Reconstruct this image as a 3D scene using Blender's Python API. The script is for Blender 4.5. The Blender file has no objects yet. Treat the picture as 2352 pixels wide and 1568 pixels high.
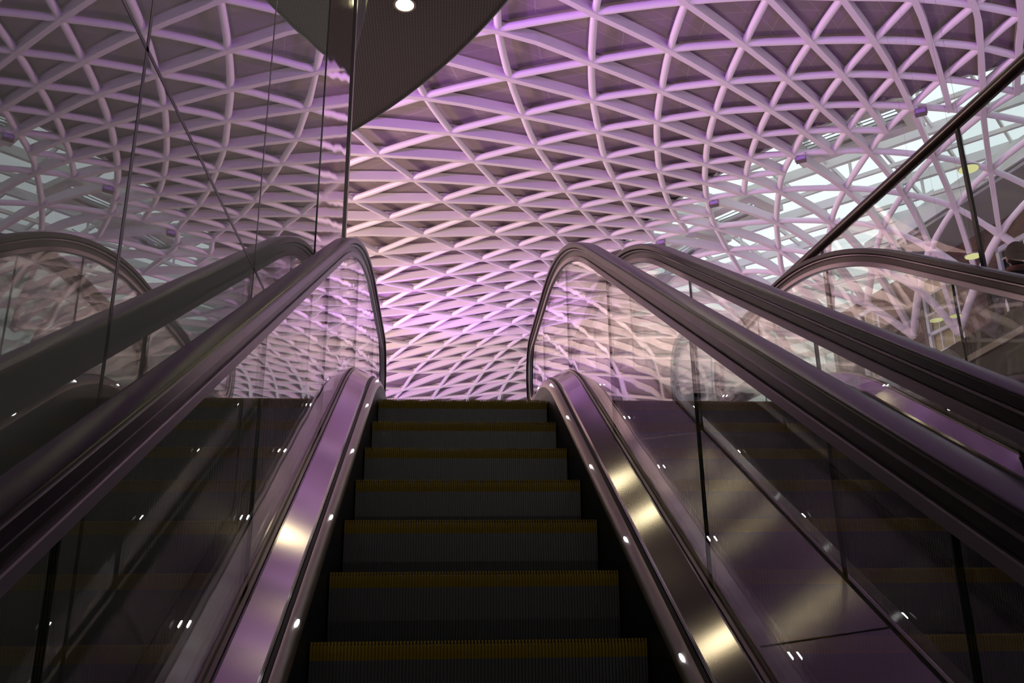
import bpy, bmesh, math, random
from mathutils import Vector, Matrix
random.seed(7)
COL = bpy.context.scene.collection
TAN = math.tan(math.pi / 6)
Y1 = 2.83          # first step nosing, z = 0
YI = Y1 + 1.5 / TAN  # the incline reaches the upper floor level (z = 1.5)

# ------------------------------------------------------------------ helpers
def link(o, parent=None):
    COL.objects.link(o)
    if parent is not None:
        o.parent = parent
    return o

def mk(name, verts, faces, mat, parent=None, smooth=False, loc=None, uvs=None):
    """one mesh object; verts in world space, stored relative to the parent"""
    off = Vector((0, 0, 0))
    if parent is not None:
        p = parent
        while p is not None:
            off += p.location
            p = p.parent
    elif loc is not None:
        off = Vector(loc)
    me = bpy.data.meshes.new(name)
    me.from_pydata([tuple(Vector(v) - off) for v in verts], [], faces)
    if uvs is not None:
        ul = me.uv_layers.new(name='UVMap')
        for k, uv in enumerate(uvs):
            ul.data[k].uv = uv
    me.materials.append(mat)
    if smooth:
        for p in me.polygons:
            p.use_smooth = True
        me.set_sharp_from_angle(angle=math.radians(38))
    me.update()
    o = bpy.data.objects.new(name, me)
    if parent is None and loc is not None:
        o.location = loc
    return link(o, parent)

def tag(o, label=None, cat=None, group=None, kind=None):
    if label: o['label'] = label
    if cat: o['category'] = cat
    if group: o['group'] = group
    if kind: o['kind'] = kind
    return o

def thing(name, loc, label, cat, group=None, kind=None):
    o = bpy.data.objects.new(name, None)
    o.location = loc
    o.empty_display_size = 0.2
    link(o)
    return tag(o, label, cat, group, kind)

class MB:
    """collects geometry for one mesh"""
    def __init__(s):
        s.v = []; s.f = []
    def add(s, vs, fs):
        b = len(s.v)
        s.v += [tuple(v) for v in vs]
        s.f += [tuple(i + b for i in f) for f in fs]
        return s
    def box(s, x0, x1, y0, y1, z0, z1):
        vs = [(x, y, z) for x in (x0, x1) for y in (y0, y1) for z in (z0, z1)]
        return s.add(vs, [(0,1,3,2),(4,6,7,5),(0,4,5,1),(2,3,7,6),(0,2,6,4),(1,5,7,3)])
    def obox(s, c, ax, ay, az, hx, hy, hz):
        c = Vector(c); ax = Vector(ax)*hx; ay = Vector(ay)*hy; az = Vector(az)*hz
        vs = [c + ax*i + ay*j + az*k for i in (-1,1) for j in (-1,1) for k in (-1,1)]
        return s.add(vs, [(0,1,3,2),(4,6,7,5),(0,4,5,1),(2,3,7,6),(0,2,6,4),(1,5,7,3)])
    def bar(s, a, b, w, h, up=(0,0,1)):
        a = Vector(a); b = Vector(b); d = (b-a); L = d.length
        if L < 1e-6: return s
        d /= L
        sd = d.cross(Vector(up)); sd.normalize(); u = sd.cross(d)
        return s.obox((a+b)/2, d, sd, u, L/2, w/2, h/2)
    def tube(s, pts, r, n=10, caps=True, radii=None):
        pts = [Vector(p) for p in pts]
        rings = []
        prev = None
        for i, p in enumerate(pts):
            t = (pts[min(i+1, len(pts)-1)] - pts[max(i-1, 0)]).normalized()
            if prev is None:
                u = t.cross(Vector((0, 0, 1)))
                if u.length < 1e-3: u = t.cross(Vector((1, 0, 0)))
            else:
                u = prev - t * prev.dot(t)
            u.normalize(); prev = u
            w = t.cross(u)
            rr = radii[i] if radii else r
            rings.append([p + (u*math.cos(2*math.pi*k/n) + w*math.sin(2*math.pi*k/n))*rr for k in range(n)])
        vs = [v for R in rings for v in R]; fs = []
        for i in range(len(rings)-1):
            for k in range(n):
                a = i*n+k; b = i*n+(k+1) % n
                fs.append((a, b, b+n, a+n))
        if caps:
            fs.append(tuple(range(n-1, -1, -1))); fs.append(tuple(range((len(rings)-1)*n, len(rings)*n)))
        return s.add(vs, fs)
    def lathe(s, c, prof, n=24):
        c = Vector(c); vs = []; fs = []
        for r, z in prof:
            for k in range(n):
                a = 2*math.pi*k/n
                vs.append(c + Vector((r*math.cos(a), r*math.sin(a), z)))
        for i in range(len(prof)-1):
            for k in range(n):
                a = i*n+k; b = i*n+(k+1) % n
                fs.append((a, b, b+n, a+n))
        fs.append(tuple(range(n-1, -1, -1))); fs.append(tuple(range((len(prof)-1)*n, len(prof)*n)))
        return s.add(vs, fs)
    def build(s, name, mat, parent=None, smooth=False, loc=None):
        return mk(name, s.v, s.f, mat, parent, smooth, loc)

def zp(Y, T=0.6):
    """height of the running line: 30 degree incline easing into the upper floor"""
    if Y <= YI - T: return (Y - Y1) * TAN
    if Y >= YI + T: return 1.5
    d = Y - (YI - T)
    return (YI - T - Y1) * TAN + TAN*d - TAN*d*d/(4*T)

def ys(a, b, step=0.12):
    n = max(2, int(round((b-a)/step)))
    return [a + (b-a)*i/n for i in range(n+1)]

def strip(prof, Ya, Yb, T=0.6, c=0.0, step=0.12, close=False):
    """sweep an open section [(x, s)] up the escalator line"""
    m = MB(); Y = ys(Ya, Yb, step); k = len(prof)
    vs = [(c+x, y, zp(y, T)+s_) for y in Y for x, s_ in prof]
    fs = []
    for i in range(len(Y)-1):
        for j in range(k if close else k-1):
            a = i*k+j; b = i*k+(j+1) % k
            fs.append((a, b, b+k, a+k))
    if close:
        fs.append(tuple(range(k))); fs.append(tuple(range((len(Y)-1)*k, len(Y)*k)))
    return m.add(vs, fs)

def sweep(path, prof, c=0.0, closed=True):
    """sweep a section [(x, n)] along a (Y, Z) path, n is across the path"""
    m = MB(); k = len(prof); vs = []; fs = []
    for i, (y, z) in enumerate(path):
        a = path[max(i-1, 0)]; b = path[min(i+1, len(path)-1)]
        ty, tz = b[0]-a[0], b[1]-a[1]; L = math.hypot(ty, tz) or 1
        ny, nz = -tz/L, ty/L
        for x, n in prof:
            vs.append((c+x, y+ny*n, z+nz*n))
    for i in range(len(path)-1):
        for j in range(k if closed else k-1):
            a = i*k+j; b = i*k+(j+1) % k
            fs.append((a, b, b+k, a+k))
    if closed:
        fs.append(tuple(range(k))); fs.append(tuple(range((len(path)-1)*k, len(path)*k)))
    return m.add(vs, fs)

# ------------------------------------------------------------------ materials
def new_mat(name):
    m = bpy.data.materials.new(name); m.use_nodes = True
    nt = m.node_tree; nt.nodes.clear()
    out = nt.nodes.new('ShaderNodeOutputMaterial')
    return m, nt, out

def pbr(name, col, rough=0.5, metal=0.0, ior=1.45, noise=0.0, nscale=8.0, bump=0.0, bscale=20.0, spec=0.5, aniso=0.0, emit=None, estr=0.0, stretch=None):
    m, nt, out = new_mat(name)
    b = nt.nodes.new('ShaderNodeBsdfPrincipled')
    b.inputs['Base Color'].default_value = (*col, 1)
    b.inputs['Roughness'].default_value = rough
    b.inputs['Metallic'].default_value = metal
    b.inputs['IOR'].default_value = ior
    b.inputs['Specular IOR Level'].default_value = spec
    b.inputs['Anisotropic'].default_value = aniso
    if emit:
        b.inputs['Emission Color'].default_value = (*emit, 1)
        b.inputs['Emission Strength'].default_value = estr
    nt.links.new(b.outputs[0], out.inputs[0])
    if noise or bump:
        tc = nt.nodes.new('ShaderNodeTexCoord'); mp = nt.nodes.new('ShaderNodeMapping')
        if stretch: mp.inputs['Scale'].default_value = stretch
        nt.links.new(tc.outputs['Object'], mp.inputs[0])
    if noise:
        n = nt.nodes.new('ShaderNodeTexNoise'); n.inputs['Scale'].default_value = nscale; n.inputs['Detail'].default_value = 4
        nt.links.new(mp.outputs[0], n.inputs[0])
        mx = nt.nodes.new('ShaderNodeMix'); mx.data_type = 'RGBA'
        mx.inputs[6].default_value = (*[max(0, c*(1-noise)) for c in col], 1)
        mx.inputs[7].default_value = (*[min(1, c*(1+noise)) for c in col], 1)
        nt.links.new(n.outputs[0], mx.inputs[0]); nt.links.new(mx.outputs[2], b.inputs['Base Color'])
    if bump:
        n = nt.nodes.new('ShaderNodeTexNoise'); n.inputs['Scale'].default_value = bscale; n.inputs['Detail'].default_value = 1
        nt.links.new(mp.outputs[0], n.inputs[0])
        bp = nt.nodes.new('ShaderNodeBump'); bp.inputs['Strength'].default_value = 1.0; bp.inputs['Distance'].default_value = bump
        nt.links.new(n.outputs[0], bp.inputs['Height']); nt.links.new(bp.outputs[0], b.inputs['Normal'])
    return m

def emit_mat(name, col, s):
    m, nt, out = new_mat(name)
    e = nt.nodes.new('ShaderNodeEmission'); e.inputs[0].default_value = (*col, 1); e.inputs[1].default_value = s
    nt.links.new(e.outputs[0], out.inputs[0])
    return m

def glass_mat(name, ior, tint, wave=0.0, wscale=3.0, body=0.0):
    """thin pane: clear with Fresnel reflection, slightly wavy"""
    m, nt, out = new_mat(name)
    fr = nt.nodes.new('ShaderNodeFresnel')
    ge = nt.nodes.new('ShaderNodeNewGeometry'); mr = nt.nodes.new('ShaderNodeMapRange')
    mr.inputs[3].default_value = ior; mr.inputs[4].default_value = 1/ior
    nt.links.new(ge.outputs['Backfacing'], mr.inputs[0]); nt.links.new(mr.outputs[0], fr.inputs[0])
    tr = nt.nodes.new('ShaderNodeBsdfTransparent'); tr.inputs[0].default_value = (*tint, 1)
    gl = nt.nodes.new('ShaderNodeBsdfGlossy'); gl.inputs['Roughness'].default_value = 0.0
    gl.inputs[0].default_value = (1, 1, 1, 1)
    mx = nt.nodes.new('ShaderNodeMixShader')
    nt.links.new(fr.outputs[0], mx.inputs[0]); nt.links.new(gl.outputs[0], mx.inputs[2])
    if body:
        df = nt.nodes.new('ShaderNodeBsdfDiffuse'); df.inputs[0].default_value = (.5, .52, .48, 1)
        m2 = nt.nodes.new('ShaderNodeMixShader'); m2.inputs[0].default_value = body
        nt.links.new(tr.outputs[0], m2.inputs[1]); nt.links.new(df.outputs[0], m2.inputs[2])
        nt.links.new(m2.outputs[0], mx.inputs[1])
    else:
        nt.links.new(tr.outputs[0], mx.inputs[1])
    if wave:
        tc = nt.nodes.new('ShaderNodeTexCoord')
        n = nt.nodes.new('ShaderNodeTexNoise'); n.inputs['Scale'].default_value = wscale; n.inputs['Detail'].default_value = 0.5
        nt.links.new(tc.outputs['Object'], n.inputs[0])
        bp = nt.nodes.new('ShaderNodeBump'); bp.inputs['Distance'].default_value = wave
        nt.links.new(n.outputs[0], bp.inputs['Height']); nt.links.new(bp.outputs[0], gl.inputs['Normal'])
    nt.links.new(mx.outputs[0], out.inputs[0])
    return m

def brick_mat():
    m, nt, out = new_mat('brick')
    b = nt.nodes.new('ShaderNodeBsdfPrincipled'); b.inputs['Roughness'].default_value = .9
    uv = nt.nodes.new('ShaderNodeUVMap'); uv.uv_map = 'UVMap'
    br = nt.nodes.new('ShaderNodeTexBrick')
    br.inputs['Color1'].default_value = (.15, .075, .05, 1); br.inputs['Color2'].default_value = (.10, .052, .038, 1)
    br.inputs['Mortar'].default_value = (.13, .105, .09, 1)
    br.inputs['Scale'].default_value = 1.0; br.inputs['Mortar Size'].default_value = .012
    br.inputs['Brick Width'].default_value = .24; br.inputs['Row Height'].default_value = .085
    nt.links.new(uv.outputs[0], br.inputs[0]); nt.links.new(br.outputs[0], b.inputs['Base Color'])
    nt.links.new(b.outputs[0], out.inputs[0])
    return m

def panel_mat():
    """soffit panels: two fine seams per triangle, drawn from the panel's own UV"""
    m, nt, out = new_mat('soffit_panel')
    b = nt.nodes.new('ShaderNodeBsdfPrincipled'); b.inputs['Roughness'].default_value = .55
    uv = nt.nodes.new('ShaderNodeUVMap'); uv.uv_map = 'UVMap'
    sp = nt.nodes.new('ShaderNodeSeparateXYZ'); nt.links.new(uv.outputs[0], sp.inputs[0])
    def seam(sock, at, w):
        a = nt.nodes.new('ShaderNodeMath'); a.operation = 'SUBTRACT'; a.inputs[1].default_value = at
        nt.links.new(sock, a.inputs[0])
        c = nt.nodes.new('ShaderNodeMath'); c.operation = 'ABSOLUTE'; nt.links.new(a.outputs[0], c.inputs[0])
        d = nt.nodes.new('ShaderNodeMath'); d.operation = 'LESS_THAN'; d.inputs[1].default_value = w
        nt.links.new(c.outputs[0], d.inputs[0]); return d.outputs[0]
    s1 = seam(sp.outputs[0], .5, .006); s2 = seam(sp.outputs[1], .4, .006)
    mx = nt.nodes.new('ShaderNodeMath'); mx.operation = 'MAXIMUM'
    nt.links.new(s1, mx.inputs[0]); nt.links.new(s2, mx.inputs[1])
    c = nt.nodes.new('ShaderNodeMix'); c.data_type = 'RGBA'
    c.inputs[6].default_value = (.32, .27, .275, 1); c.inputs[7].default_value = (.44, .38, .385, 1)
    nt.links.new(mx.outputs[0], c.inputs[0]); nt.links.new(c.outputs[2], b.inputs['Base Color'])
    nt.links.new(b.outputs[0], out.inputs[0])
    return m

def perf_mat():
    m, nt, out = new_mat('perforated_soffit')
    b = nt.nodes.new('ShaderNodeBsdfPrincipled'); b.inputs['Roughness'].default_value = .6
    tc = nt.nodes.new('ShaderNodeTexCoord')
    vo = nt.nodes.new('ShaderNodeTexVoronoi'); vo.inputs['Scale'].default_value = 30.0; vo.inputs['Randomness'].default_value = 0.0
    nt.links.new(tc.outputs['Object'], vo.inputs[0])
    r = nt.nodes.new('ShaderNodeMath'); r.operation = 'LESS_THAN'; r.inputs[1].default_value = .33
    nt.links.new(vo.outputs['Distance'], r.inputs[0])
    c = nt.nodes.new('ShaderNodeMix'); c.data_type = 'RGBA'
    c.inputs[6].default_value = (.13, .105, .10, 1); c.inputs[7].default_value = (.05, .04, .04, 1)
    nt.links.new(r.outputs[0], c.inputs[0]); nt.links.new(c.outputs[2], b.inputs['Base Color'])
    nt.links.new(b.outputs[0], out.inputs[0])
    return m

def brushed(name, col, rough):
    """metal brushed along the incline: highlights stretch across it"""
    m = pbr(name, col, rough, 1.0, aniso=1.0)
    nt = m.node_tree; b = [n for n in nt.nodes if n.type == 'BSDF_PRINCIPLED'][0]
    v = nt.nodes.new('ShaderNodeCombineXYZ'); v.inputs[0].default_value = 1.0
    nt.links.new(v.outputs[0], b.inputs['Tangent'])
    return m

M = dict(
    steel=pbr('white_steel', (.80, .74, .76), .38),
    tubew=pbr('white_tube', (.84, .78, .82), .35),
    panel=panel_mat(),
    roof=pbr('roof_outer', (.35, .31, .31), .7),
    conduit=pbr('conduit', (.62, .55, .55), .4, .3),
    glazebar=pbr('glazing_bar', (.74, .74, .72), .5),
    sheet=pbr('vent_sheet', (.74, .73, .70), .55),
    slat=pbr('vent_slat', (.12, .12, .13), .5),
    skyglass=glass_mat('rooflight_glass', 1.3, (.93, .97, .97)),
    rubber=pbr('handrail_rubber', (.020, .009, .020), .27, ior=1.5, spec=.30),
    guide=pbr('rail_guide', (.05, .04, .04), .35, .6),
    alu=pbr('aluminium_profile', (.36, .29, .35), .42, .75),
    glass=glass_mat('balustrade_glass', 1.95, (.95, .97, .95), .0005, 4.0),
    glass2=glass_mat('barrier_glass', 1.5, (.95, .97, .96), .0005, 3.0),
    edge=pbr('glass_edge', (.02, .025, .022), .3),
    deck=brushed('brushed_deck', (.62, .54, .58), .14),
    deckflat=brushed('brushed_cladding', (.33, .27, .31), .20),
    trim=pbr('deck_trim', (.45, .40, .36), .3, .85),
    groove=pbr('dark_groove', (.02, .018, .018), .5),
    skirt=pbr('skirt_black', (.006, .006, .007), .45),
    step=pbr('step_metal', (.15, .15, .16), .42, .5),
    yellow=pbr('nosing_yellow', (.34, .22, .006), .5, .1),
    comb=pbr('comb_plate', (.3, .3, .3), .35, .9),
    led=emit_mat('led_white', (.95, .97, 1), 22),
    darkglass=None,
    chrome=pbr('polished_cladding', (.66, .60, .63), .045, 1.0, bump=.0016, bscale=1.6, stretch=(.6, .6, 2)),
    darkpanel=pbr('dark_fascia', (.04, .034, .034), .4),
    soffit=perf_mat(),
    lamp=emit_mat('warm_lamp', (1.0, .93, .50), 11),
    pendlamp=emit_mat('pendant_lamp', (1.0, .93, .50), 26),
    discglow=emit_mat('disc_glow', (1.0, .95, .45), .8),
    floor=pbr('stone_floor', (.42, .39, .37), .35, noise=.12, nscale=2.0),
    dark=pbr('dark_wall', (.045, .045, .045), .6),
    fascia=pbr('slab_fascia', (.10, .105, .10), .45),
    fasciatrim=pbr('slab_trim', (.38, .33, .34), .35, .6),
    wood=pbr('dark_bronze_rail', (.060, .036, .034), .32, .2, noise=.25, nscale=14, stretch=(1, .1, 1)),
    brick=brick_mat(),
    stone=pbr('cornice_paint', (.72, .71, .70), .6),
    stonegrey=pbr('cornice_underside', (.36, .34, .34), .7),
    winframe=pbr('window_frame', (.72, .69, .72), .5),
    blind=pbr('window_blind', (.42, .37, .19), .7),
    windark=pbr('window_dark', (.04, .045, .05), .1),
    fixture=pbr('floodlight_body', (.30, .25, .27), .3, .7),
    lens=pbr('floodlight_lens', (.4, .25, .6), .1, emit=(.55, .25, 1), estr=.05),
    coat=pbr('black_coat', (.010, .010, .013), .85),
    skin=pbr('skin', (.42, .23, .18), .55),
    hair=pbr('brown_knit', (.014, .006, .005), .9, noise=.4, nscale=60),
    scarf=pbr('pink_scarf', (.22, .09, .085), .85),
    brown=pbr('brown_coat', (.055, .026, .012), .85),
    trousers=pbr('dark_trousers', (.015, .015, .02), .85),
)
def dark_glass():
    m, nt, out = new_mat('tinted_glass_wall')
    b = nt.nodes.new('ShaderNodeBsdfPrincipled')
    b.inputs['Base Color'].default_value = (.26, .26, .22, 1)
    b.inputs['Roughness'].default_value = 0.0
    b.inputs['IOR'].default_value = 2.3
    tc = nt.nodes.new('ShaderNodeTexCoord')
    n = nt.nodes.new('ShaderNodeTexNoise'); n.inputs['Scale'].default_value = 1.6; n.inputs['Detail'].default_value = 0
    nt.links.new(tc.outputs['Object'], n.inputs[0])
    bp = nt.nodes.new('ShaderNodeBump'); bp.inputs['Distance'].default_value = .0006
    nt.links.new(n.outputs[0], bp.inputs['Height']); nt.links.new(bp.outputs[0], b.inputs['Normal'])
    nt.links.new(b.outputs[0], out.inputs[0])
    return m
M['darkglass'] = dark_glass()
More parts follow.
